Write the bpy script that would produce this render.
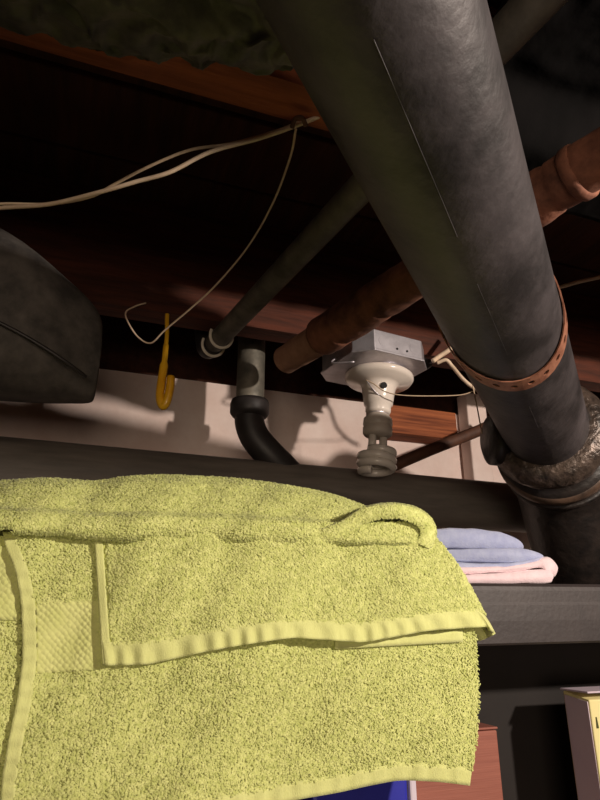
import bpy, bmesh, math, random
import numpy as np
from mathutils import Vector, Matrix, noise

random.seed(7); rng = np.random.default_rng(7)
for o in list(bpy.data.objects): bpy.data.objects.remove(o)
SC = bpy.context.scene
COL = SC.collection
PI = math.pi

# ------------------------------------------------------------------ camera, world, light, exposure
PITCH = math.radians(20); YAW = math.radians(20); FPX = 602.0
EYE = np.array([0.0, 0.0, 1.65])
FW = np.array([math.sin(YAW)*math.cos(PITCH), math.cos(YAW)*math.cos(PITCH), math.sin(PITCH)])
RT = np.array([math.cos(YAW), -math.sin(YAW), 0.0])
UP = np.cross(RT, FW)
cd = bpy.data.cameras.new('camera'); cam = bpy.data.objects.new('camera', cd); COL.objects.link(cam)
cam.location = EYE
cam.rotation_euler = (PI/2 + PITCH, 0, -YAW)
cd.sensor_fit = 'VERTICAL'; cd.sensor_height = 24.0; cd.lens = 24.0*FPX/800.0
cd.clip_start = 0.01
SC.camera = cam

w = bpy.data.worlds.new('world'); SC.world = w; w.use_nodes = True
w.node_tree.nodes['Background'].inputs[0].default_value = (1.0, 0.72, 0.5, 1)
w.node_tree.nodes['Background'].inputs[1].default_value = 0.004

LAMP_AT = (0.83, -0.36, 1.978)
ld = bpy.data.lights.new('ceiling_bulb', 'POINT'); lo = bpy.data.objects.new('ceiling_bulb', ld); COL.objects.link(lo)
lo.location = LAMP_AT; ld.energy = 56.0; ld.color = (1.0, 0.86, 0.74); ld.shadow_soft_size = 0.022

fd = bpy.data.lights.new('fill_light', 'AREA'); fo = bpy.data.objects.new('fill_light', fd); COL.objects.link(fo)  # added soft fill from behind, no lamp stands there
fd.shape = 'RECTANGLE'; fd.size = 1.4; fd.size_y = .8; fd.energy = 21.0; fd.color = (1.0, 0.80, 0.62)
fo.location = (-.6, -2.2, 1.5); fo.rotation_euler = (math.radians(88), 0, math.radians(-12))

vs = SC.view_settings
vs.view_transform = 'Standard'; vs.look = 'None'; vs.gamma = 1.0; vs.use_curve_mapping = False
vs.exposure = 0.0

# ------------------------------------------------------------------ points from sight lines, at a real distance
def ray(x, y):
    x = np.asarray(x, float)[..., None]; y = np.asarray(y, float)[..., None]
    return FW + RT*(x-300)/FPX + UP*(400-y)/FPX
def PY(x, y, Y):
    v = ray(x, y); s = np.asarray(Y, float)/v[..., 1]; return EYE + v*s[..., None]
def PZ(x, y, Z):
    v = ray(x, y); s = (np.asarray(Z, float)-1.65)/v[..., 2]; return EYE + v*s[..., None]

# ------------------------------------------------------------------ materials
def s2l(c): return tuple(((v/255.0)/12.92 if v/255.0 <= .04045 else ((v/255.0+.055)/1.055)**2.4) for v in c)
def mat(name, c1, c2=None, rough=.7, metal=0.0, scale=20.0, stretch=(1,1,1), detail=6.0, bump=0.0, bscale=None,
        lo=.35, hi=.65, spec=.5, sheen=0.0, coat=0.0, emit=None, trans=0.0, sub=0.0):
    m = bpy.data.materials.new(name); m.use_nodes = True
    nt = m.node_tree; b = nt.nodes['Principled BSDF']; N = nt.nodes.new; L = nt.links.new
    b.inputs['Roughness'].default_value = rough; b.inputs['Metallic'].default_value = metal
    b.inputs['Specular IOR Level'].default_value = spec
    b.inputs['Sheen Weight'].default_value = sheen; b.inputs['Coat Weight'].default_value = coat
    b.inputs['Transmission Weight'].default_value = trans
    c1 = s2l(c1); c2 = s2l(c2) if c2 else c1
    tc = N('ShaderNodeTexCoord'); mp = N('ShaderNodeMapping'); L(tc.outputs['Object'], mp.inputs[0])
    mp.inputs['Scale'].default_value = stretch
    n = N('ShaderNodeTexNoise'); n.inputs['Scale'].default_value = scale; n.inputs['Detail'].default_value = detail
    n.inputs['Roughness'].default_value = .62
    L(mp.outputs[0], n.inputs['Vector'])
    r = N('ShaderNodeValToRGB'); r.color_ramp.elements[0].position = lo; r.color_ramp.elements[1].position = hi
    r.color_ramp.elements[0].color = (*c1, 1); r.color_ramp.elements[1].color = (*c2, 1)
    L(n.outputs['Fac'], r.inputs[0]); L(r.outputs[0], b.inputs['Base Color'])
    if bump:
        n2 = N('ShaderNodeTexNoise'); n2.inputs['Scale'].default_value = bscale or scale*2; n2.inputs['Detail'].default_value = 8
        L(mp.outputs[0], n2.inputs['Vector'])
        bp = N('ShaderNodeBump'); bp.inputs['Strength'].default_value = 1.0; bp.inputs['Distance'].default_value = bump
        L(n2.outputs['Fac'], bp.inputs['Height']); L(bp.outputs[0], b.inputs['Normal'])
    return m

M = {}
M['joist']   = mat('old_joist_wood', (58,27,15), (92,44,26), rough=.85, scale=14, stretch=(.6,6,6), bump=.0015, bscale=30)
M['joist_lit'] = mat('lit_joist_wood', (128,66,38), (166,90,54), rough=.85, scale=14, stretch=(.6,6,6), bump=.0015, bscale=30)  # same joist wood, with the lit tone put into its colour
M['plank']   = mat('subfloor_wood', (56,28,17), (80,42,26), rough=.9, scale=10, stretch=(6,.6,6), bump=.001)
M['wall']    = mat('painted_masonry', (224,200,190), (240,222,214), rough=.9, scale=9, bump=.004, bscale=14)
M['room']    = mat('dim_basement_plaster', (70,60,50), (90,76,62), rough=.95, scale=3)
M['floor']   = mat('concrete', (70,64,58), (92,84,76), rough=.9, scale=6, bump=.002)
M['block']   = mat('fresh_cut_wood', (112,56,30), (172,98,58), rough=.8, scale=12, stretch=(.5,8,14), bump=.001)
M['iron']    = mat('black_cast_iron', (34,31,32), (84,78,80), rough=.5, scale=13, detail=12, bump=.0008, bscale=110, lo=.38, hi=.78)
M['hub']     = mat('tarred_hub_iron', (24,21,20), (52,44,40), rough=.42, scale=40, bump=.0012, bscale=90, lo=.35, hi=.8)
M['lead']    = mat('lumpy_lead_joint', (46,40,36), (98,84,75), rough=.33, metal=.35, scale=60, bump=.004, bscale=80)
M['bead']    = mat('tan_highlight_bead', (58,46,38), (112,88,72), rough=.45, scale=22, bump=.0008, bscale=60)  # tan highlight of the second ring, put into its colour
M['strap']   = mat('copper_strap', (136,88,68), (178,124,100), rough=.5, metal=.35, scale=60, bump=.0003)
M['dark']    = mat('dark_painted_metal', (34,31,30), (48,43,42), rough=.5, scale=30, bump=.0003)
M['backing'] = mat('dark_brown_panel', (24,19,17), (32,26,23), rough=.8, scale=10)
M['shelf']   = mat('brown_painted_steel', (44,38,38), (54,47,46), rough=.55, scale=22, bump=.0003, bscale=200)
M['galv']    = mat('galvanised_pipe', (88,86,78), (128,122,110), rough=.55, metal=.4, scale=30, stretch=(1,1,1), bump=.0004)
M['gpipe']   = mat('grey_painted_pipe', (92,86,80), (122,114,106), rough=.6, scale=12, stretch=(.4,3,3), bump=.0005)
M['rust']    = mat('rusty_wrapped_pipe', (84,50,37), (152,98,74), rough=.85, scale=26, detail=9, bump=.002, bscale=50)
M['paper']   = mat('pale_paper_wrap', (150,110,86), (178,134,108), rough=.9, scale=40, bump=.0008)
M['duct']    = mat('charcoal_duct_wrap', (58,54,51), (92,86,81), rough=.8, scale=34, detail=10, bump=.0015, bscale=50)
M['crump']   = mat('crumpled_foil_wrap', (34,34,28), (88,84,72), rough=.55, scale=26, bump=.002, bscale=40)
M['steel']   = mat('galvanised_box_steel', (186,182,188), (214,210,216), rough=.42, metal=.75, scale=30, bump=.0004, bscale=60)
M['hole']    = mat('knockout_shadow', (20,18,18), rough=.8)
M['porc']    = mat('white_porcelain', (232,220,208), (240,230,220), rough=.22, scale=5, coat=.3)
M['cflbase'] = mat('cfl_plastic_base', (188,178,166), (200,190,178), rough=.4, scale=20)
M['cfltube'] = mat('cfl_glass_tube', (206,198,188), (216,208,198), rough=.18, scale=20, coat=.4)
M['cable']   = mat('cream_cable', (212,186,158), (228,204,178), rough=.6, scale=60)
M['cord']    = mat('tan_cord', (190,166,138), (210,184,154), rough=.7, scale=90)
M['yellow']  = mat('yellow_vinyl', (222,160,24), (238,184,40), rough=.35, scale=30, coat=.2)
M['cream']   = mat('cream_clip', (226,214,196), (236,226,208), rough=.5, scale=30)
M['oldpipe'] = mat('brown_iron_pipe', (66,40,28), (98,62,44), rough=.7, scale=30, bump=.0008)
M['blue']    = mat('blue_cotton', (152,160,194), (168,176,204), rough=.95, scale=90, sheen=.3, bump=.0006, bscale=500)
M['pink']    = mat('pink_cotton', (224,200,206), (234,212,217), rough=.95, scale=90, sheen=.3, bump=.0006, bscale=500)
M['pinkbox'] = mat('salmon_card', (144,86,72), (156,96,80), rough=.7, scale=10, stretch=(1,1,30), bump=.0004)
M['bluebox'] = mat('blue_card', (38,42,150), (50,54,176), rough=.45, scale=10)
M['white']   = mat('white_card', (206,196,210), (220,210,222), rough=.6, scale=10)
M['creambox']= mat('cream_card', (214,204,140), (226,216,156), rough=.6, scale=8)
M['graycard']= mat('grey_shade_card', (190,176,190), (204,190,200), rough=.65, scale=8)
M['ink']     = mat('olive_ink', (64,66,20), rough=.6)
M['plastic'] = mat('black_polythene', (9,8,8), (15,13,13), rough=.95, spec=.08, scale=12, bump=.002)
# towel
M['cloth']   = mat('green_cotton_ground', (184,190,108), (200,205,124), rough=.95, scale=60, sheen=.2, bump=.0008, bscale=300)
M['hem']     = mat('pale_green_hem', (210,215,138), (222,227,150), rough=.92, scale=70, sheen=.2, bump=.0005, bscale=600, stretch=(3,1,1))
M['pile']    = mat('green_terry_loops', (188,197,112), (224,229,150), rough=.9, scale=240, detail=2, lo=.3, hi=.7, sheen=.2)

def dobby_mat():
    m = mat('woven_dobby_band', (208,214,132), (220,224,146), rough=.9, scale=60, sheen=.2)
    nt = m.node_tree; N = nt.nodes.new; L = nt.links.new; b = nt.nodes['Principled BSDF']
    tc = N('ShaderNodeTexCoord'); mp = N('ShaderNodeMapping'); mp.inputs['Rotation'].default_value = (0, PI/4, 0)
    L(tc.outputs['Object'], mp.inputs[0])
    v = N('ShaderNodeTexVoronoi'); v.inputs['Scale'].default_value = 290; v.inputs['Randomness'].default_value = .35
    L(mp.outputs[0], v.inputs['Vector'])
    bp = N('ShaderNodeBump'); bp.inputs['Distance'].default_value = .0012; bp.invert = True
    L(v.outputs['Distance'], bp.inputs['Height']); L(bp.outputs[0], b.inputs['Normal'])
    return m
M['dobby'] = dobby_mat()

# ------------------------------------------------------------------ object helpers
def mesh_obj(name, V, F, m, parent=None, smooth=True, origin=None):
    me = bpy.data.meshes.new(name); V = np.asarray(V, float)
    me.from_pydata([tuple(v) for v in V], [], [tuple(int(i) for i in f) for f in F]); me.update()
    if smooth: me.polygons.foreach_set('use_smooth', [True]*len(me.polygons))
    me.materials.append(M[m] if isinstance(m, str) else m)
    o = bpy.data.objects.new(name, me); COL.objects.link(o)
    if parent is not None: o.parent = parent; o.matrix_parent_inverse = Matrix.Translation(-Vector(parent.location)) if parent.location.length else Matrix()
    return o
def sub(o, n=1):
    s = o.modifiers.new('subdivision', 'SUBSURF'); s.levels = n; s.render_levels = n; return o
def solid(o, t, off=-1):
    s = o.modifiers.new('solid', 'SOLIDIFY'); s.thickness = t; s.offset = off; return o
def bevel(o, wd, seg=2):
    b = o.modifiers.new('bevel', 'BEVEL'); b.width = wd; b.segments = seg; b.limit_method = 'ANGLE'; return o
def thing(name, label, cat, loc, group=None):
    o = bpy.data.objects.new(name, None); COL.objects.link(o); o.location = loc; o.empty_display_size = .05
    o['label'] = label; o['category'] = cat
    if group: o['group'] = group
    return o
def tag(o, label, cat, group=None, kind=None):
    o['label'] = label; o['category'] = cat
    if group: o['group'] = group
    if kind: o['kind'] = kind
    return o
def struct(o): o['kind'] = 'structure'; return o

BOXF = [(0,3,2,1),(4,5,6,7),(0,1,5,4),(1,2,6,5),(2,3,7,6),(3,0,4,7)]
def box(name, a, b, m, parent=None, bev=0.0):
    x0,y0,z0 = a; x1,y1,z1 = b
    V = [(x0,y0,z0),(x1,y0,z0),(x1,y1,z0),(x0,y1,z0),(x0,y0,z1),(x1,y0,z1),(x1,y1,z1),(x0,y1,z1)]
    o = mesh_obj(name, V, BOXF, m, parent, smooth=False)
    if bev: bevel(o, bev)
    return o

def spline(pts, n=6):
    P = [np.array(p, float) for p in pts]; P = [2*P[0]-P[1]] + P + [2*P[-1]-P[-2]]; out = []
    for i in range(1, len(P)-2):
        for k in range(n):
            t = k/n
            out.append(.5*((2*P[i]) + (-P[i-1]+P[i+1])*t + (2*P[i-1]-5*P[i]+4*P[i+1]-P[i+2])*t*t + (-P[i-1]+3*P[i]-3*P[i+1]+P[i+2])*t**3))
    out.append(P[-2]); return np.array(out)

def sweep(path, radii, seg=16, wob=None, caps=True):
    path = np.asarray(path, float); n = len(path); radii = np.broadcast_to(radii, (n,))
    T = np.gradient(path, axis=0); T /= np.linalg.norm(T, axis=1)[:, None]
    a = np.array([0,0,1.0]) if abs(T[0][2]) < .9 else np.array([1.0,0,0])
    u = np.cross(T[0], a); u /= np.linalg.norm(u); V = []; F = []
    for i in range(n):
        u = u - T[i]*(u@T[i]); u /= np.linalg.norm(u); v = np.cross(T[i], u)
        for k in range(seg):
            th = 2*PI*k/seg; rr = radii[i]*(1 + (wob(i, th) if wob else 0))
            V.append(path[i] + (u*math.cos(th) + v*math.sin(th))*rr)
    for i in range(n-1):
        for k in range(seg):
            k2 = (k+1) % seg; F.append((i*seg+k, i*seg+k2, (i+1)*seg+k2, (i+1)*seg+k))
    if caps:
        F.append(tuple(range(seg))[::-1]); F.append(tuple((n-1)*seg+k for k in range(seg)))
    return V, F
def tube(name, path, r, m, parent=None, seg=12, **k):
    V, F = sweep(path, r, seg, **k); return mesh_obj(name, V, F, m, parent)
def lathe(name, prof, m, parent=None, seg=40, origin=(0,0,0), R=None):
    V = []; F = []
    for r, z in prof:
        for k in range(seg):
            th = 2*PI*k/seg; v = np.array([r*math.cos(th), r*math.sin(th), z])
            if R is not None: v = R @ v
            V.append(v + np.array(origin))
    for i in range(len(prof)-1):
        for k in range(seg):
            k2 = (k+1) % seg; F.append((i*seg+k, i*seg+k2, (i+1)*seg+k2, (i+1)*seg+k))
    F.append(tuple(range(seg))[::-1]); F.append(tuple((len(prof)-1)*seg+k for k in range(seg)))
    return mesh_obj(name, V, F, m, parent)
def grid(P, nu, nv, u=(0,1), v=(0,1)):
    U, W = np.meshgrid(np.linspace(*u, nu+1), np.linspace(*v, nv+1), indexing='ij')
    pts = P(U.ravel(), W.ravel()); F = []
    for i in range(nu):
        for j in range(nv):
            a = i*(nv+1)+j; F.append((a, a+1, a+nv+2, a+nv+1))
    return pts, F

# ------------------------------------------------------------------ the room
X0, X1, YB, Y1 = -2.2, 3.0, -2.6, 1.13
floor_ = struct(box('floor', (X0, YB, -.05), (X1, Y1+.3, 0), 'floor'))
def wallP(u, v):
    x = X0 + (X1-X0)*u; z = 2.10*v
    d = np.array([.006*noise.noise(Vector((a*3, b*3, .3))) + .003*noise.noise(Vector((a*11, b*11, 1))) for a, b in zip(x, z)])
    return np.stack([x, Y1 + d, z], -1)
V, F = grid(wallP, 200, 80); F = [f[::-1] for f in F]
struct(mesh_obj('wall_back', V, F, 'wall'))
struct(box('wall_left', (X0-.1, YB, 0), (X0, Y1+.3, 2.3), 'room'))
struct(box('wall_right', (X1, YB, 0), (X1+.1, Y1+.3, 2.3), 'room'))
struct(box('wall_front', (X0, YB-.1, 0), (X1, YB, 2.3), 'room'))
struct(box('trim_1', (X0, Y1+.03, 2.10), (X1, Y1+.09, 2.31), 'plank'))     # rim board on top of the wall
ceiling = struct(box('ceiling', (X0, YB, 2.315), (X1, Y1+.3, 2.36), 'plank'))
y = YB + .01
while y < Y1 + .02:
    box('plank', (X0, y, 2.29 + random.uniform(0, .004)), (X1, y+.134, 2.3145), 'plank', ceiling, .002); y += .14
for i, (ya, m_) in enumerate([(-2.1,'joist'),(-1.66,'joist'),(-1.22,'joist'),(-.78,'joist'),(-.06,'joist'),(.377,'joist_lit'),(.84,'joist')]):
    def jP(u, v, ya=ya):
        x = X0+.002 + (X1-X0-.004)*u
        c = np.array([(ya,2.288),(ya,2.09),(ya+.041,2.09),(ya+.041,2.288)])
        k = np.clip(np.rint(v*3).astype(int), 0, 3)
        jit = np.array([.0022*noise.noise(Vector((a*5, ya*9+b, 0))) for a, b in zip(x, k)])
        return np.stack([x, c[k,0]+jit, c[k,1]+jit*.8], -1)
    V, F = grid(jP, 160, 3); o = mesh_obj('joist', V, F, m_, ceiling, smooth=False)

# ------------------------------------------------------------------ wood block and pale pier at the top of the wall
tag(box('wood_block', (.575, 1.070, 2.018), (.757, 1.123, 2.080), 'block', None, .002), 'orange sawn wood block fixed high on the pale back wall', 'block')
tag(box('wall_pier', (.80, 1.085, 1.93), (.852, 1.123, 2.14), 'wall', None, .003), 'narrow pale pier of the back wall behind the black pipe', 'post')  # block in wall colour, standing in for bare wall

# ------------------------------------------------------------------ horizontal grey pipe at the foot of the lit wall
hp = thing('horizontal_pipe', 'thick grey horizontal pipe running along the back wall behind the towels', 'pipe', (.3,.955,1.85))
tube('pipe_run', [(x, .955+.001*math.sin(x*9), 1.856-.004*x) for x in np.linspace(X0+.05, X1-.05, 60)], .046, 'gpipe', hp, 32)
for x in (-.75, 1.35):
    tube('coupling', [(x-.05,.955,1.855),(x+.05,.955,1.852)], .054, 'gpipe', hp, 32)
    box('wall_bracket', (x-.012,.955,1.79), (x+.012,1.122,1.80), 'dark', hp)

# ------------------------------------------------------------------ vertical pipe with black elbow
vp = thing('vertical_pipe', 'short grey vertical pipe ending in a black elbow, left of the lamp', 'pipe', (.255,.95,1.95))
tube('pipe_run', [(.255,.955,z) for z in np.linspace(2.285,1.99,12)], .0245, 'galv', vp, 28)
lathe('collar', [(.020,2.006),(.032,2.006),(.034,2.0),(.034,1.984),(.030,1.978),(.02,1.974)][::-1], 'dark', vp, 32, (.255,.955,0))
tube('elbow', spline([(.255,.955,1.985),(.256,.955,1.965),(.266,.953,1.94),(.288,.95,1.915),(.315,.953,1.893),(.33,.955,1.88)],5), [.0255]*26, 'dark', vp, 24)

# ------------------------------------------------------------------ grey pipe to the upper right, with cream rings
gp = thing('grey_pipe', 'slim grey pipe slanting up behind the big black pipe', 'pipe', (.2,.5,2.05))
ga, gb = PZ(212,346,2.068), PZ(515,25,2.068); gd = (gb-ga)/np.linalg.norm(gb-ga)
gpath = [ga + gd*t for t in np.linspace(0, 1.6, 30)]
tube('pipe_run', gpath, .0155, 'galv', gp, 24)
for nm, t in (('clip', .006), ('clip', .042)):
    c = ga + gd*t; a = np.cross(gd, [0,0,1.0]); a /= np.linalg.norm(a); b = np.cross(a, gd)
    tube(nm, [c + (a*math.cos(th)+b*math.sin(th))*.0185 + gd*.004*math.sin(th*1.0) for th in np.linspace(PI*.98, PI*2.12, 24)], .0024, 'cream', gp, 8)
tube('pipe_elbow', spline([ga+gd*.01, ga-gd*.012, ga-gd*.03+np.array([0,0,.012]), ga-gd*.045+np.array([0,0,.05])],5), .0165, 'dark', gp, 20)

# ------------------------------------------------------------------ rusty wrapped pipe
rp = thing('rusty_pipe', 'thick rusty brown wrapped pipe crossing behind the big black pipe', 'pipe', (.33,.6,2.03))
ra, rb = PZ(316,341,2.040), PZ(598,160,2.040); rd = (rb-ra)/np.linalg.norm(rb-ra)
n = 260; tt = np.linspace(0, 1.25, n)
def rw(i, th):
    return .05*noise.noise(Vector((tt[i]*26, math.cos(th)*1.3, math.sin(th)*1.3))) + .03*noise.noise(Vector((tt[i]*70, math.cos(th)*3, math.sin(th)*3)))
rad = np.array([(.0285-.007*min(1,t))*min(1, .55+t*28) + .0012*math.sin(t*23) - .0022*(abs(((t+.02) % .085)-.0425) > .0385) for t in tt])
tube('pipe_run', [ra+rd*t for t in tt], rad, 'rust', rp, 28, wob=rw)
for t in (.018, .43, .51, .60):
    c = ra+rd*t; tube('wrap_band', [c-rd*.006, c-rd*.004, c+rd*.004, c+rd*.006], [.0255,.0275,.0275,.0255], 'rust', rp, 28)
e0 = PZ(287,359,2.040)
tube('pipe_end', spline([ra+rd*.01, ra-rd*.012, (ra+e0)/2, e0, e0-rd*.004],5), [.0235]*12+[.0225]*8+[.0195], 'paper', rp, 26)

# ------------------------------------------------------------------ big black drain pipe
V0 = ray(662,720); V0 = V0/np.linalg.norm(V0)
n1 = np.cross(V0, ray(255,0)); n1 /= np.linalg.norm(n1)
n2 = np.cross(V0, ray(487,0)); n2 /= np.linalg.norm(n2)
half = math.acos(n1@n2)/2; RB = .057
d1 = np.cross(n1, V0); d2 = np.cross(n2, V0); mm = d1/np.linalg.norm(d1)+d2/np.linalg.norm(d2); mm /= np.linalg.norm(mm)
if mm @ ray(370,0) < 0: mm = -mm
Q0 = EYE + mm*RB/math.sin(half)
def Q(t): return Q0 + V0*t
dp = thing('drain_pipe', 'huge black cast iron drain pipe slanting down from the top to the hub', 'pipe', Q(.5))
tube('pipe_run', [Q(t) for t in np.linspace(-.4, .9, 60)], RB, 'iron', dp, 64, wob=lambda i, th: .006*noise.noise(Vector((i*.2, math.cos(th)*2, math.sin(th)*2))))
# faint casting seam along the pipe
pa = np.cross(V0, [0,0,1.0]); pa /= np.linalg.norm(pa); pb = np.cross(pa, V0)
def on_pipe(t, th, r=RB): return Q(t) + (pa*math.cos(th)+pb*math.sin(th))*r
def ray_cyl(px, py):
    d = ray(px, py); d = d/np.linalg.norm(d); w0 = EYE-Q0
    a = d-(d@V0)*V0; b = w0-(w0@V0)*V0; A=a@a; B=2*a@b; C=b@b-(RB+.001)**2; D=max(B*B-4*A*C, 0)
    return EYE + d*((-B-math.sqrt(D))/(2*A))
q_ = ray_cyl(452,225)-Q0; SEAM_TH = math.atan2(q_@pb, q_@pa)
for a0_, b0_, w_ in ((.18,.34,.0004),(.40,.52,.0003),(.64,.70,.0003)):
    tube('casting_seam', [on_pipe(t, SEAM_TH, RB+.0001+.0003*math.sin(t*80)) for t in np.linspace(a0_, b0_, 60)], w_, 'iron', dp, 6)
# hub, bend and stack
TH = .862
hz = V0*np.array([1,1,0]); hz /= np.linalg.norm(hz); pth = [Q(TH-.03)]; ds = .005
for k in range(72):
    a_ = math.radians(7 + 45*max(0, min(1, (k*ds-.085)/.12))); pth.append(pth[-1] + (hz*math.cos(a_) - np.array([0,0,math.sin(a_)]))*ds)
path = np.array(pth)
st = thing('soil_stack', 'black cast iron hub and stack standing behind the shelf at right', 'pipe', tuple(path[-1]))
L_ = np.concatenate([[0], np.cumsum(np.linalg.norm(np.diff(path, axis=0), axis=1))])
def radp(s, P):
    return np.interp(s, [p[0] for p in P], [p[1] for p in P])
prof = [(0,.060),(.008,.074),(.016,.080),(.026,.080),(.034,.070),(.042,.064),(.066,.063),(.074,.070),(.080,.082),(.096,.085),(.104,.078),(.138,.076),(.144,.0805),(.154,.0805),(.160,.075),(.20,.073),(.30,.071)]
ss = np.linspace(0, L_[-1], 110); pp = np.stack([np.interp(ss, L_, path[:,i]) for i in range(3)], -1)
tube('hub_body', pp, radp(ss, prof), 'hub', st, 56)
i_ = int(np.searchsorted(ss, .078)); tube('bead_ring', [pp[i_]+V0*q for q in (0,.004,.016,.020)], [.080,.0855,.0865,.080], 'bead', st, 56)
c0 = pp[0]; t0 = V0
tube('lead_ring', [c0+t0*.0, c0+t0*.006, c0+t0*.016, c0+t0*.026, c0+t0*.034], [.064,.074,.082,.0835,.076], 'lead', st, 72, wob=lambda i, th: .03*noise.noise(Vector((i*.7, math.cos(th)*5, math.sin(th)*5))))
b0 = pp[-1]
bd = pp[-1]-pp[-2]; bd /= np.linalg.norm(bd)
tube('stack_run', spline([b0-bd*.01, b0+bd*.02, b0+bd*.045-np.array([0,0,.02]), b0+bd*.055-np.array([0,0,.06]), b0+bd*.055-np.array([0,0,.12])],4).tolist()+[(b0+bd*.055)*np.array([1,1,0])], .060, 'hub', st, 48)
# side branch with plug, to the left of the hub
s0 = Q(TH+.025); sd = np.array([-.95,.25,-.02]); sd /= np.linalg.norm(sd)
tube('side_branch', [s0+sd*.04, s0+sd*.078, s0+sd*.081, s0+sd*.091, s0+sd*.097], [.032,.032,.037,.036,.024], 'hub', st, 36)

# perforated strap hanger
p1, p2, p3 = ray_cyl(480,377), ray_cyl(564,316), ray_cyl(532,380)
pn = np.cross(p2-p1, p3-p1); pn /= np.linalg.norm(pn)
def strapP(th, wd):
    base = Q0 + (pa*math.cos(th)+pb*math.sin(th))*(RB+.0022)
    t = ((p1-base)@pn)/(V0@pn); t = max(.3, min(.95, t)); return base + V0*(t+wd)
sp = thing('strap_hanger', 'copper coloured perforated strap wrapped around the big black pipe', 'strap', strapP(-PI/2, 0))
V = []; F = []; NC = 22
for c in range(NC):
    a0 = 2*PI*c/NC; da = 2*PI/NC; W = .0108
    outer = [(0,-1),(.5,-1),(1,-1),(1,0),(1,1),(.5,1),(0,1),(0,0)]
    base = len(V)
    for q, (s, ww) in enumerate(outer): V.append(strapP(a0+da*s, W*ww))
    for q in range(8):
        an = [-.75*PI, -.5*PI, -.25*PI, 0, .25*PI, .5*PI, .75*PI, PI][q]
        V.append(strapP(a0+da*(.5+.22*math.cos(an)), W*.30*math.sin(an)))
    for q in range(8):
        q2 = (q+1) % 8; F.append((base+q, base+q2, base+8+q2, base+8+q))
o = solid(mesh_obj('strap_band', V, F, 'strap', sp, smooth=False), .0014, 0)
kk = strapP(PI*.5, 0)
box('hanger_tail', (kk[0]-.007, kk[1]-.001, kk[2]-.003), (kk[0]+.007, kk[1]+.0005, 2.09), 'strap', sp)

# ------------------------------------------------------------------ junction box, lamp holder, spiral bulb
jb = thing('junction_box', 'shiny galvanised octagonal junction box under the joist', 'electrical box', (.449,.862,2.05))
cx, cy, zt, zb = .447, .858, 2.0895, 2.052
rot = math.radians(8)
def octo(r, ch, z):
    o = []
    a = r; b = r-ch
    for x, y_ in ((-b,-a),(b,-a),(a,-b),(a,b),(b,a),(-b,a),(-a,b),(-a,-b)):
        o.append((cx+x*math.cos(rot)-y_*math.sin(rot), cy+x*math.sin(rot)+y_*math.cos(rot), z))
    return o
V = octo(.074,.026,zt)+octo(.074,.026,zb); F = [tuple(range(8)), tuple(range(15,7,-1))]+[(i,8+i,8+(i+1)%8,(i+1)%8) for i in range(8)]
bevel(mesh_obj('box_shell', V, [f[::-1] for f in F], 'steel', jb, smooth=False), .0015, 2)
V = octo(.0765,.027,zb+.003)+octo(.0765,.027,zb-.001)
bevel(mesh_obj('cover_rim', V, F, 'steel', jb, smooth=False), .001, 2)
def disc(name, c, nrm, r, t, m, parent, seg=20):
    nrm = np.array(nrm, float); nrm /= np.linalg.norm(nrm); c = np.array(c, float)
    o = tube(name, [c-nrm*t/2, c+nrm*t/2], r, m, parent, seg); o.data.polygons.foreach_set('use_smooth', [False]*len(o.data.polygons)); return o
fn = (math.sin(rot), -math.cos(rot), 0); fx = (math.cos(rot), math.sin(rot), 0)
for s in (-.03, .032):
    c = np.array([cx,cy,(zt+zb)/2])+np.array(fn)*.0742+np.array(fx)*s; disc('knockout', c, fn, .0095, .0007, 'steel', jb)
for s in (-.004, .016):
    c = np.array([cx,cy,zb+.011])+np.array(fn)*.0745+np.array(fx)*s; disc('screw_hole', c, fn, .0019, .0016, 'hole', jb, 10)
tube('cable_clamp', [(cx+.072,cy-.02,2.066),(cx+.088,cy-.026,2.068),(cx+.097,cy-.03,2.07)], [.011,.011,.007], 'dark', jb, 14)
tube('ground_clip', spline([(cx-.074,cy-.02,2.06),(cx-.088,cy-.024,2.045),(cx-.06,cy-.05,2.040)],6), .0016, 'steel', jb, 8)

lh = thing('lamp_holder', 'white porcelain lamp holder screwed under the shiny junction box', 'lamp holder', (.455,.862,2.05))
tl = math.radians(4.5); R = np.array([[math.cos(tl),0,math.sin(tl)],[0,1,0],[-math.sin(tl),0,math.cos(tl)]])
O = (.460,.862,2.050)
lathe('porcelain_body', [(.016,-.074),(.0195,-.074),(.0215,-.070),(.0215,-.060),(.0245,-.058),(.0262,-.045),(.0285,-.031),(.0305,-.0245),(.036,-.0200),(.0555,-.0165),(.0592,-.0105),(.0592,-.0065),(.0555,-.003),(.05,-.0012)], 'porc', lh, 64, O, R)
lathe('metal_collar', [(.046,-.0045),(.0488,-.003),(.0488,.0015),(.047,.002)], 'steel', lh, 48, O, R)
hc = np.array(O)+R@np.array([-.005,-.0285,-.033]); disc('pull_hole', hc, (-.15,-1,-.12), .0055, .004, 'hole', lh, 16)
sb = thing('spiral_bulb', 'unlit spiral fluorescent bulb hanging in the white porcelain holder', 'bulb', tuple(np.array(O)+R@np.array([0,0,-.07])))
lathe('screw_cap', [(.014,-.082),(.0165,-.082),(.0165,-.066),(.014,-.066)], 'steel', sb, 32, O, R)
lathe('plastic_base', [(.012,-.115),(.0215,-.1135),(.0245,-.110),(.0248,-.100),(.0232,-.098),(.0232,-.096),(.0248,-.094),(.0240,-.084),(.0205,-.080),(.0185,-.0765),(.010,-.0765)], 'cflbase', sb, 40, O, R)
hel = []
for a in np.linspace(0, 2*PI*3.1, 130):
    f_ = a/(2*PI*3.1); rr = .0262*min(1, .42+f_*5)*(1 if f_ < .93 else 1-(f_-.93)*5)
    hel.append(np.array(O)+R@np.array([rr*math.cos(a+PI), rr*math.sin(a+PI), -.138-.037*f_]))
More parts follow.
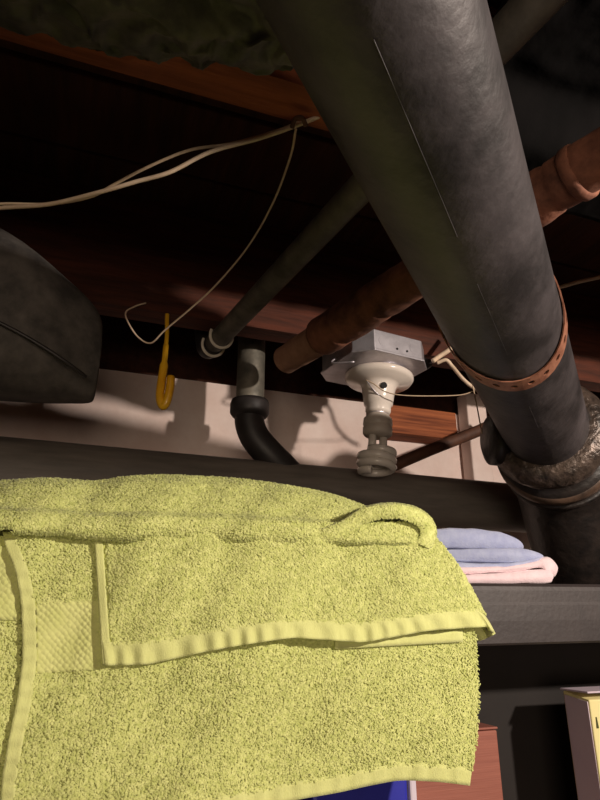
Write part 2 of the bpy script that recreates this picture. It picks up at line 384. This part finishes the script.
st0 = [np.array(O)+R@np.array([-.010,-.002,z]) for z in (-.110,-.127)]
tube('spiral_tube', np.array(st0+hel), .0068, 'cfltube', sb, 14)
tube('tube_stem', [np.array(O)+R@np.array([.011,.0,z]) for z in (-.110,-.130,-.150)], .0068, 'cfltube', sb, 14)

# ------------------------------------------------------------------ cables and cords
def wire(name, pts, r, m, label, cat, n=8, seg=8, parent=None):
    P = spline([PY(x, y, Y) for x, y, Y in pts], n)
    o = tube(name, P, r, m, parent, seg)
    if parent is None: tag(o, label, cat)
    return o
wire('cable', [(-60,214,.62),(0,208,.58),(50,204,.55),(100,192,.52),(135,182,.50),(170,172,.48),(210,152,.46),(260,138,.435),(300,124,.413),(340,108,.40)], .0021, 'cable', 'thicker cream cable, lower of the twisted pair at upper left', 'cable')
wire('cable', [(-60,209,.64),(0,204,.60),(50,204,.57),(90,197,.54),(115,184,.52),(150,166,.49),(190,150,.47),(230,144,.45),(270,133,.433),(298,122,.418),(335,98,.405)], .0015, 'cord', 'thinner tan cable, upper of the twisted pair at upper left', 'cable')
wire('bell_wire', [(296,129,.416),(290,158,.45),(272,205,.52),(247,248,.60),(216,285,.67),(190,309,.72),(165,330,.77),(151,343,.79),(138,337,.80),(128,322,.81),(126,312,.825),(136,306,.832),(146,303,.834)], .0012, 'cable', 'thin cream wire drooping from the cable staple down past the yellow hook', 'wire')
tag(tube('staple', spline([PY(292,128,.412),PY(295,119,.405),PY(302,118,.403),PY(306,126,.408)],5), .0022, 'oldpipe', None, 8), 'dark rusty staple holding the cables to the joist', 'staple')
wire('pull_string', [(366,380,.845),(374,384,.835),(384,391,.825),(400,395,.81),(430,396,.80),(460,395,.79),(474,391,.78)], .0009, 'cord', 'thin pale pull cord running right from the lamp holder', 'cord')
wire('pull_chain', [(367,381,.842),(372,388,.838),(378,394,.838),(384,398,.84)], .0011, 'steel', 'short dark bead chain hanging from the hole in the lamp holder', 'chain')
wire('cable', [(433,361,.80),(440,356,.80),(449,350,.79),(458,342,.78),(470,330,.77)], .0042, 'cable', 'short tan cable stub leaving the junction box towards the black pipe', 'cable')
wire('cable', [(437,363,.80),(446,360,.79),(452,366,.79),(462,378,.78),(471,386,.775),(481,392,.77),(492,396,.765)], .0032, 'cable', 'short cream cable bending down behind the black pipe beside the junction box', 'cable')
wire('hanger_wire', [(471,378,.70),(474,392,.70),(478,412,.70),(482,434,.70)], .0010, 'cord', 'thin straight wire hanging down beside the big black pipe', 'wire')
wire('cable', [(540,292,.70),(557,288,.68),(578,282,.66),(600,277,.64),(640,268,.60)], .0034, 'cable', 'cream cable at the right edge just above the copper strap', 'cable')
tag(tube('brown_pipe', [PY(352,486,1.02),PY(388,468,1.0),PY(430,450,.98),PY(478,431,.955),PY(520,412,.93)], .0115, 'oldpipe', None, 16), 'slim dark brown pipe slanting behind the spiral bulb', 'pipe')

# yellow hook
hk = thing('yellow_hook', 'yellow vinyl coated hook hanging from the joist', 'hook', tuple(PY(167,318,.838)))
tube('hook_shank', spline([PY(168,300,.845),PY(167,318,.842),PY(167,335,.84),PY(165,352,.84)],5), .0032, 'yellow', hk, 12)
P = spline([PY(166,345,.84),PY(164,365,.838),PY(161,385,.836),PY(160,398,.834),PY(163,406,.832),PY(167,401,.828),PY(170,388,.826),PY(171,376,.825)],6)
tube('hook_bend', P, [.0042]*6+[.0062]*(len(P)-8)+[.0062,.0050], 'yellow', hk, 14)

# ------------------------------------------------------------------ dark rounded duct at left, crumpled wrap, plastic
def loft(name, secs, m, parent=None, seg=40, pw=2.6):
    # secs: x, yc, half-depth, ztop, zbot ; superellipse sections standing across x
    V = []; F = []
    for x, yc, hy, z1, z0 in secs:
        for k in range(seg):
            th = 2*PI*k/seg; c, s = math.cos(th), math.sin(th)
            yy = yc + hy*math.copysign(abs(c)**(2/pw), c); zz = (z1+z0)/2 + (z1-z0)/2*math.copysign(abs(s)**(2/pw), s)
            V.append((x, yy, zz))
    n = len(secs)
    for i in range(n-1):
        for k in range(seg): F.append((i*seg+k, (i+1)*seg+k, (i+1)*seg+(k+1)%seg, i*seg+(k+1)%seg))
    F.append(tuple(range(seg))); F.append(tuple((n-1)*seg+k for k in range(seg))[::-1])
    return mesh_obj(name, V, F, m, parent)
dk = thing('wrapped_duct', 'dark charcoal rounded duct end at the left edge under the joists', 'duct', (-.2,.70,1.9))
secs = []
for px, yt, yb in [(-330,70,362),(-200,140,378),(-100,195,388),(-40,222,394),(0,241,397),(30,262,399),(58,284,401),(78,298,402),(90,309,403),(98,322,402),(101,335,398),(98,348,385)]:
    a = PY(px, yt, .72); b = PY(px, yb, .72); secs.append((min((a[0]+b[0])/2, .0), .72, .07*min(1,.25+max(0,(110-px))/90), a[2], b[2]))
xs = [s[0] for s in secs]
for i in range(1, len(secs)):
    if secs[i][0] <= secs[i-1][0]+.001: s = list(secs[i]); s[0] = secs[i-1][0]+.0015; secs[i] = tuple(s)
o = loft('duct_body', secs, 'duct', dk); sub(o, 1)
P = spline([PY(-120,275,.647),PY(-40,305,.647),PY(8,327,.648),PY(40,345,.65),(PY(66,362,.655)),PY(86,377,.668)],6)
tube('seam', P, .0022, 'dark', dk, 8)

def crumple(name, fn, nu, nv, m, amp, sc, seed, parent=None):
    V, F = grid(fn, nu, nv)
    V = np.array([v + amp*np.array([noise.noise(Vector(v*sc)+Vector((seed,0,0))), noise.noise(Vector(v*sc)+Vector((0,seed,0))), noise.turbulence(Vector(v*sc)+Vector((0,0,seed)), 4, True)-.6]) for v in V])
    return mesh_obj(name, V, F, m, parent)
cw = thing('crumpled_wrap', 'dark crumpled insulation wrap hanging at the top left corner', 'insulation', (0,.3,2.0))
def cwP(u, v):
    x = -.55 + .665*u; th = 2*PI*v
    yc = .290 - .03*u + .014*np.sin(u*9+1); return np.stack([x, yc + .072*np.cos(th), 2.048 + .034*np.sin(th)], -1)
crumple('wrap_sheet', cwP, 220, 90, 'crump', .013, 38, 3.3, cw)

ps = thing('plastic_sheet', 'crinkled black plastic sheet tacked between joists at the top right corner', 'plastic sheet', (.5,.25,2.12))
def psP(u, v):
    yy = .435*v; k = np.clip((yy-.325)/.045, 0, 1); k = k*k*(3-2*k)
    return np.stack([.275+.65*u, yy, (2.130-.006*np.sin(v*PI))*(1-k) + 2.0845*k], -1)
solid(crumple('sheet', psP, 160, 90, 'plastic', .0045, 16, 5.1, ps), .0008)

# ------------------------------------------------------------------ shelf unit
su = thing('shelf_unit', 'dark brown steel shelf unit carrying the towels', 'shelf', (.3,.6,0))
YR = .53; SX0, SX1 = -.62, 1.18
def rimP(zt, sh=0):
    prof = [(YR+.155,zt-.003),(YR+.02,zt-.003),(YR+.010,zt-.001),(YR+.004,zt),(YR+.001,zt-.003),(YR,zt-.007),(YR,zt-.018),(YR-.0010,zt-.021),(YR-.0010,zt-.036),(YR-.0008,zt-.040),(YR,zt-.0565),(YR+.002,zt-.0585),(YR+.012,zt-.0585),(YR+.012,zt-.052)]
    V = []; F = []
    for x in (SX0, SX1):
        for y_, z in prof: V.append((x, y_, z + (x-.33)*.010*(1-sh)))
    n = len(prof)
    for i in range(n-1): F.append((i, n+i, n+i+1, i+1))
    return V, F
V, F = rimP(1.6835); o = mesh_obj('shelf_board', V, F, 'shelf', su, smooth=False); solid(o, .0012, 1)
V, F = rimP(1.37, 1); o = mesh_obj('shelf_board', V, F, 'shelf', su, smooth=False); solid(o, .0012, 1)
box('shade_panel', (SX0+.002, YR+.158, .08), (SX1-.002, YR+.162, 1.668), 'backing', su)  # added dark panel that keeps the space under the shelf dark
for x in (SX0+.004, SX1-.034):
    for y_ in (YR+.014, YR+.130):
        box('post', (x, y_, 0), (x+.03, y_+.024, 1.66), 'shelf', su, .001)

# ------------------------------------------------------------------ things on the lower shelf
LZ = 1.371
pb_ = thing('salmon_box', 'salmon cardboard carton below the hanging towel on the lower shelf', 'box', (.36,.64,LZ))
box('carton', (.36,.640,LZ), (.468,.684,1.533), 'pinkbox', pb_, .0015)
box('lid_flap', (.359,.639,1.534), (.469,.685,1.5365), 'pinkbox', pb_, .001)
bb = thing('blue_box', 'blue packet with white edge peeking out under the towel hem', 'box', (.27,.6,LZ))
box('packet', (.225,.585,LZ), (.322,.665,1.512), 'bluebox', bb, .004)
box('white_edge', (.3225,.583,LZ), (.330,.667,1.516), 'white', bb, .002)
cb = thing('cream_box', 'cream carton with dark lettering at the lower right edge', 'box', (.62,.62,LZ))
def quadbox(name, a, b, m, parent, bev=.001): return box(name, a, b, m, parent, bev)
xa = .553
V = [(xa-.002,.585,LZ),(xa+.14,.585,LZ),(xa+.14,.624,LZ),(xa+.0,.624,LZ),(xa,.585,1.566),(xa+.14,.585,1.566),(xa+.14,.624,1.572),(xa,.624,1.572)]
bevel(mesh_obj('carton', V, BOXF, 'creambox', cb, smooth=False), .0015)
V = [(xa-.0006,.587,LZ),(xa-.0006,.621,LZ),(xa-.0006,.621,1.568),(xa-.0006,.587,1.564)]
solid(mesh_obj('shaded_side', V, [(0,1,2,3)], 'graycard', cb, smooth=False), .0012, 0)  # side of the cream carton, its shade put into the grey colour
box('top_flap', (xa-.002,.5835,1.5725), (xa+.142,.626,1.5745), 'graycard', cb, .0008)
for k, (dx, wd) in enumerate([(.0045,.003),(.011,.004),(.019,.003),(.027,.004)]):
    V = [(xa+dx,.5845,1.538),(xa+dx+wd,.5845,1.538),(xa+dx+wd*.7,.5845,1.549),(xa+dx+wd*.3,.5845,1.549)]
    solid(mesh_obj('printed_letter', V, [(0,1,2,3)], 'ink', cb, smooth=False), .0004, 0)

# ------------------------------------------------------------------ folded blue and pink cloths
ZS = 1.6815
def slab(name, outline, Ya, Yb, m, parent, n=14, shrink=.93, seed=0):
    # outline: sight points on plane Ya of the folded end, run back to Yb, rounded at both ends
    pts = PY([p[0] for p in outline], [p[1] for p in outline], Ya)
    cl = spline(list(pts)+[pts[0]], 5)[:-1]; c = cl.mean(0); V = []; F = []; k = len(cl)
    for i in range(n):
        t = i/(n-1); e = min(1, .8+1.2*math.sqrt(min(t,1-t)*1.0+.0001)*1.2)
        e = min(e, 1)
        for q in cl:
            p = c + (q-c)*np.array([.5+.5*e if e<1 else 1, 1, e]); p = p.copy(); p[1] = Ya + (Yb-Ya)*t
            p[2] += .0012*noise.noise(Vector((p[0]*60+seed, p[1]*40, seed))); V.append(p)
    for i in range(n-1):
        for j in range(k): F.append((i*k+j, i*k+(j+1)%k, (i+1)*k+(j+1)%k, (i+1)*k+j))
    F.append(tuple(range(k))[::-1]); F.append(tuple((n-1)*k+j for j in range(k)))
    return mesh_obj(name, V, F, m, parent)
pk = thing('pink_cloth', 'pale pink folded cloth under the blue one on the shelf', 'cloth', (.45,.6,ZS))
slab('folded_layer', [(434,575),(470,574),(520,571),(548,568),(557,573),(557,580),(548,583),(480,584),(434,584)], .575, .68, 'pink', pk, seed=1)
slab('folded_layer', [(434,568),(460,567),(505,566),(535,561),(552,556),(562,566),(560,576),(553,575),(543,567),(520,571),(470,574),(434,574)], .578, .68, 'pink', pk, seed=2)
bl = thing('blue_cloth', 'light blue folded cloth on top of the pink one beside the towel', 'cloth', (.45,.6,ZS+.02))
slab('folded_layer', [(434,562),(450,562),(480,563),(520,562),(544,556),(541,561),(520,567),(490,569),(450,568),(434,567)], .580, .68, 'blue', bl, seed=3)
slab('folded_layer', [(434,549),(450,549),(490,548),(522,547),(540,551),(548,557),(530,562),(480,562),(450,561),(434,561)], .584, .68, 'blue', bl, seed=4)
slab('folded_layer', [(434,530),(440,528),(475,528),(500,531),(518,537),(527,545),(521,550),(490,549),(450,548),(434,548)], .60, .68, 'blue', bl, seed=5)

# ------------------------------------------------------------------ green towels
def ip(v, P):
    xs = [p[0] for p in P]; ys = [p[1] for p in P]; return np.interp(v, xs, ys)
def smooth_ip(P, n=200):
    xs = np.linspace(P[0][0], P[-1][0], n); ys = np.interp(xs, [p[0] for p in P], [p[1] for p in P])
    k = max(3, n//24)|1; yp = np.pad(ys, k//2, mode='reflect', reflect_type='odd'); ys = np.convolve(yp, np.ones(k)/k, 'valid')
    return lambda x: np.interp(x, xs, ys)
def wav(x, y, s=0.0):
    return (.0022*np.sin(x/47.0+s)+.0016*np.sin(x/21.0+y/60.0+2*s)+.0014*np.sin(y/33.0-x/70.0+s*3)+.0008*np.sin(x/9.0+y/17.0+s))

def pile_mesh(name, P, n, mask, parent, length=.0028, width=.00062, u=(0,1), v=(0,1), flip=1):
    U = rng.uniform(*u, n); W = rng.uniform(*v, n)
    if mask is not None:
        k = mask(U, W); U = U[k]; W = W[k]
    e = 1e-3
    p = P(U, W); pu = P(U+e, W)-P(U-e, W); pv = P(U, W+e)-P(U, W-e)
    nn = np.cross(pu, pv); nn /= (np.linalg.norm(nn, axis=1)[:, None]+1e-12)
    tocam = EYE-p; nn *= flip*np.sign((nn*tocam).sum(1))[:, None]
    tu = pu/(np.linalg.norm(pu, axis=1)[:, None]+1e-12); tv = pv/(np.linalg.norm(pv, axis=1)[:, None]+1e-12)
    N = len(p)
    cl = np.array([noise.noise(Vector(q*60)) for q in p])
    ang = rng.normal(0, .75, N) + 1.2*cl + .55
    dr = tv*np.cos(ang)[:, None] + tu*np.sin(ang)[:, None]
    sd = np.cross(nn, dr); sd /= np.linalg.norm(sd, axis=1)[:, None]
    L = length*rng.uniform(.6, 1.3, N)[:, None]; Wd = width*rng.uniform(.7, 1.25, N)[:, None]
    lift = rng.uniform(.35, .8, N)[:, None]
    a = p - nn*.0004; b = p + nn*L*lift*.75 + dr*L*.30; c = p + nn*L*lift*.62 + dr*L*.85
    V = np.stack([a-sd*Wd, a+sd*Wd, b-sd*Wd*1.1, b+sd*Wd*1.1, b+nn*Wd*1.0, c-sd*Wd*.5, c+sd*Wd*.5], 1).reshape(-1, 3)
    base = (np.arange(N)*7)[:, None]
    tri = np.array([[0,1,3],[0,3,2],[2,4,5],[4,6,5],[4,3,6],[0,4,2],[1,3,4]])
    F = (base[:, :, None] + tri[None]).reshape(-1, 3)
    me = bpy.data.meshes.new(name); me.vertices.add(len(V)); me.vertices.foreach_set('co', V.ravel())
    me.loops.add(F.size); me.loops.foreach_set('vertex_index', F.ravel().astype(np.int32))
    me.polygons.add(len(F)); me.polygons.foreach_set('loop_start', np.arange(0, F.size, 3, dtype=np.int32)); me.update(calc_edges=True)
    me.materials.append(M['pile'])
    o = bpy.data.objects.new(name, me); COL.objects.link(o)
    o.parent = parent; o.matrix_parent_inverse = Matrix.Translation(-Vector(parent.location)); o['kind'] = 'stuff'
    return o
def sheet(name, P, nu, nv, m, parent, th=.0022, u=(0,1), v=(0,1)):
    V, F = grid(P, nu, nv, u, v)
    # make the front face the camera so the cloth thickens backwards
    a = V[F[len(F)//2][0]]; b = V[F[len(F)//2][1]]; c = V[F[len(F)//2][2]]
    if np.cross(b-a, c-a) @ (EYE-a) < 0: F = [f[::-1] for f in F]
    return solid(mesh_obj(name, V, F, m, parent), th, -1)

GT = thing('green_towel', 'large lime green terry towel folded over the front of the shelf', 'towel', (.15,.5,ZS))
# A: rear hanging panel
A_l = smooth_ip([(530,2),(548,6),(565,14),(585,19),(605,22),(660,23),(700,18),(740,9),(780,2),(860,-4)])
A_r = smooth_ip([(530,410),(560,436),(600,462),(640,476),(690,478),(740,476),(785,470),(860,466)])
A_b = smooth_ip([(-20,862),(100,845),(200,822),(260,808),(300,800),(340,793),(370,786),(400,780),(440,782),(480,787)])
def AP(u, v, off=0.0):
    y0 = 532 + 0*u
    xm = u*460 + 10; yb = A_b(xm); y = y0 + (yb-y0)*v
    x = A_l(y) + (A_r(y)-A_l(y))*u
    Y = .513 + wav(x, y, .4)*1.0 - off + .004*np.exp(-((y-532)/18.0)**2)
    return PY(x, y, Y)
def A_hem(U, W): return W > 1-.064
HP = sheet('hanging_panel', AP, 150, 90, 'cloth', GT)
uA = lambda px, y: (px-A_l(y))/(A_r(y)-A_l(y))
HEMU = .029
pile_mesh('terry_pile', AP, 100000, lambda U, W: (U > HEMU) & (W < 1-.068) & ~((U < .172) & (W > .215) & (W < .435)), HP)
sheet('bottom_hem', lambda u, v: AP(u, v, .0012+.0006*np.sin(u*150)), 220, 4, 'hem', HP, .003, (0, 1), (1-.070, 1.0))
sheet('side_hem', lambda u, v: AP(u, v, .0016+.0005*np.sin(v*120)), 5, 160, 'hem', HP, .003, (-.001, .031), (0.02, .985))
sheet('dobby_band', lambda u, v: AP(u, v, .0013), 30, 24, 'dobby', HP, .0016, (.030, .176), (.212, .438))

# B: front flap folded over, right edge curls back
B_l = smooth_ip([(520,94),(540,96),(600,99),(640,102),(665,104),(680,104)])
B_r = smooth_ip([(520,425),(535,432),(548,444),(560,456),(575,466),(590,474),(605,482),(618,491),(629,497),(650,499)])
B_b = smooth_ip([(80,664),(104,665),(150,664),(200,653),(250,644),(300,637),(330,639),(370,642),(400,637),(440,630),(470,628),(499,626),(520,626)])
def BP(u, v, off=0.0):
    uu = np.minimum(u, 1.0); ex = np.maximum(u-1.0, 0)/.12; cu = np.clip((v-.25)/.5, 0, 1); th = ex*PI*.92
    y0 = 522+0*u; xm = 104+395*uu; yb = B_b(xm)
    y = y0+(yb-y0)*v
    xl = B_l(y); xr = B_r(y); rr = 9.0*cu
    x = xl + (xr-xl-rr*1.0)*uu + rr*np.sin(th)*1.0 - 18*np.maximum(ex-.5, 0)*cu - 6*ex*(1-cu)
    flare = .005*np.clip(v-.6, 0, 1)*(1+np.sin(x/38.0))
    Y = .513 - .0035 - .0105*np.clip(uu*1.6, 0, 1) + wav(x, y, .4) - flare - off + .018*(1-np.cos(th))/2*1.3 + .004*np.clip(.18-v, 0, 1)/.18 + .006*np.clip(uu-.86, 0, 1)/.14
    y = y + 14*np.clip(ex, 0, 1)*v
    return PY(x, y, Y)
FF = sheet('folded_flap', BP, 170, 60, 'cloth', GT, .0022, (0, 1.12), (0, 1))
def b_hemv(U): return 1-.150
pile_mesh('terry_pile', BP, 66000, lambda U, W: (W < 1-.155) & (U > .026), FF, u=(0, 1.05))
sheet('flap_hem', lambda u, v: BP(u, v, .0014+.0013*np.sin(u*120+2*np.sin(u*17))*np.clip((v-.84)*12, 0, 1)), 260, 8, 'hem', FF, .0032, (0, 1.12), (1-.160, 1.004))
sheet('flap_side_hem', lambda u, v: BP(u, v, .0014), 4, 60, 'hem', FF, .003, (-.003, .020), (.13, 1.0))
# inner hem seen below the flap at its right end
def IP_(u, v):
    x = 335 + 128*u; y = 630 + (1-u)*7 + 12*v; return PY(x, y, .510 + wav(x, y, .4) - .002)
sheet('inner_hem', IP_, 40, 3, 'hem', GT, .001)

# C: top fold, a soft mound running back over the shelf
C_top = smooth_ip([(-200,486),(-60,484),(0,481),(40,478),(70,479),(92,482),(125,476),(165,474),(205,476),(240,478),(270,482),(300,487),(330,493),(350,500),(372,509),(400,519),(430,530)])
C_bot = smooth_ip([(-200,535),(14,534),(60,536),(100,541),(160,544),(300,545),(440,545)])
def profC(v):
    # v 0 front crease -> .72 crown -> 1 down behind on the shelf.  returns height fraction, Y
    h = np.interp(v, [0,.05,.14,.24,.34,.50,.66,.78,.88,1.0], [0,.07,.24,.37,.44,.66,.88,1.0,.80,-.2])
    Y = np.interp(v, [0,.05,.14,.24,.34,.50,.66,.78,.88,1.0], [.508,.502,.502,.508,.522,.536,.556,.585,.625,.655])
    return h, Y
def make_CP(x0, x1, bottom_fn):
    def CP(u, v, off=0.0):
        x = x0 + (x1-x0)*u
        h = 0; Y = 0; acc = 0
        for dv, wt in ((-.03,.25),(0,.5),(.03,.25)):
            hh, YY = profC(np.clip(v+dv, 0, 1)); h = h+hh*wt; Y = Y+YY*wt
        yt = C_top(x); yb = bottom_fn(x); y = yb + (yt-yb)*h
        fade = np.clip((430-x)/110, 0, 1)
        Y = Y + wav(x, y*2, 2.9)*1.2 - off + .003*np.sin(x/60.0+v*5)
        # keep the sight-line scale of the plane fixed, so points run straight back
        return PY(x, y, Y)
    return CP
CP = make_CP(13, 432, C_bot)
TF = sheet('top_fold', CP, 150, 60, 'cloth', GT, .003)
pile_mesh('terry_pile', CP, 62000, lambda U, W: W < .93, TF, length=.0027)

# D: curled corner at the right end of the top fold (an open loop of cloth)
arc = spline([(292,533),(318,530),(340,522),(358,511),(378,505.5),(398,505),(416,509),(428,517),(434,528),(434,539),(430,548)], 5)
def DP(u, v, off=0.0):
    i = np.clip(u, 0, 1)*(len(arc)-1); x = np.interp(i, range(len(arc)), arc[:,0]); y = np.interp(i, range(len(arc)), arc[:,1])
    return PY(x, y, .497 + .10*v + .0016*np.sin(x/11.0) + .010*np.clip(1-u*3, 0, 1)) 
ar2 = [(p[0]+(372-p[0])*.0, p[1]) for p in arc]
CC = sheet('curled_corner', DP, 70, 30, 'cloth', GT, .011)
# outer and rim pile
def normal_pile():
    def rimP_(u, v):
        i = np.clip(u, 0, 1)*(len(arc)-1); x = np.interp(i, range(len(arc)), arc[:,0]); y = np.interp(i, range(len(arc)), arc[:,1])
        gx = np.interp(i, range(len(arc)), np.gradient(arc[:,0])); gy = np.interp(i, range(len(arc)), np.gradient(arc[:,1])); g = np.hypot(gx, gy)+1e-9
        x2 = x - gy/g*12*v*-1*-1; y2 = y + gx/g*12*v
        return PY(x2, y2, .4965 - .002*np.sin(v*PI) + .0016*np.sin(x/11.0) + .010*np.clip(1-u*3, 0, 1))
    V, F = grid(rimP_, 70, 5); o = solid(mesh_obj('curl_rim', V, F, 'cloth', CC), .003, 0)
    pile_mesh('terry_pile', rimP_, 7000, None, CC, length=.0028)
    pile_mesh('terry_pile', DP, 9000, None, CC, length=.0028)
normal_pile()

# second towel at the left edge
LT = thing('green_towel', 'second lime green towel hanging at the far left edge', 'towel', (-.1,.5,ZS))
def EP(u, v, off=0.0):
    x = -190 + (215)*u; y = 536 + (880-536)*v
    return PY(x, y, .5175 + wav(x, y, .4)*.8 - off + .003*(u > .98))
HE = sheet('hanging_panel', EP, 60, 60, 'cloth', LT)
pile_mesh('terry_pile', EP, 34000, lambda U, W: (W > .245) | (U < .3), HE, length=.0026)
sheet('dobby_band', lambda u, v: EP(u, v, .0012), 30, 12, 'dobby', HE, .0014, (.3, 1.0), (.03, .245))
EC = make_CP(-190, 12.0, smooth_ip([(-190,532),(0,531),(14,529)]))
def EC2(u, v, off=0.0):
    p = EC(u, v, off); p = p.copy(); p[..., 1] -= .006*np.clip(1-v*3, 0, 1); return p
TE = sheet('top_fold', EC2, 70, 50, 'cloth', LT, .003)
pile_mesh('terry_pile', EC2, 24000, lambda U, W: W < .93, TE, length=.0028)
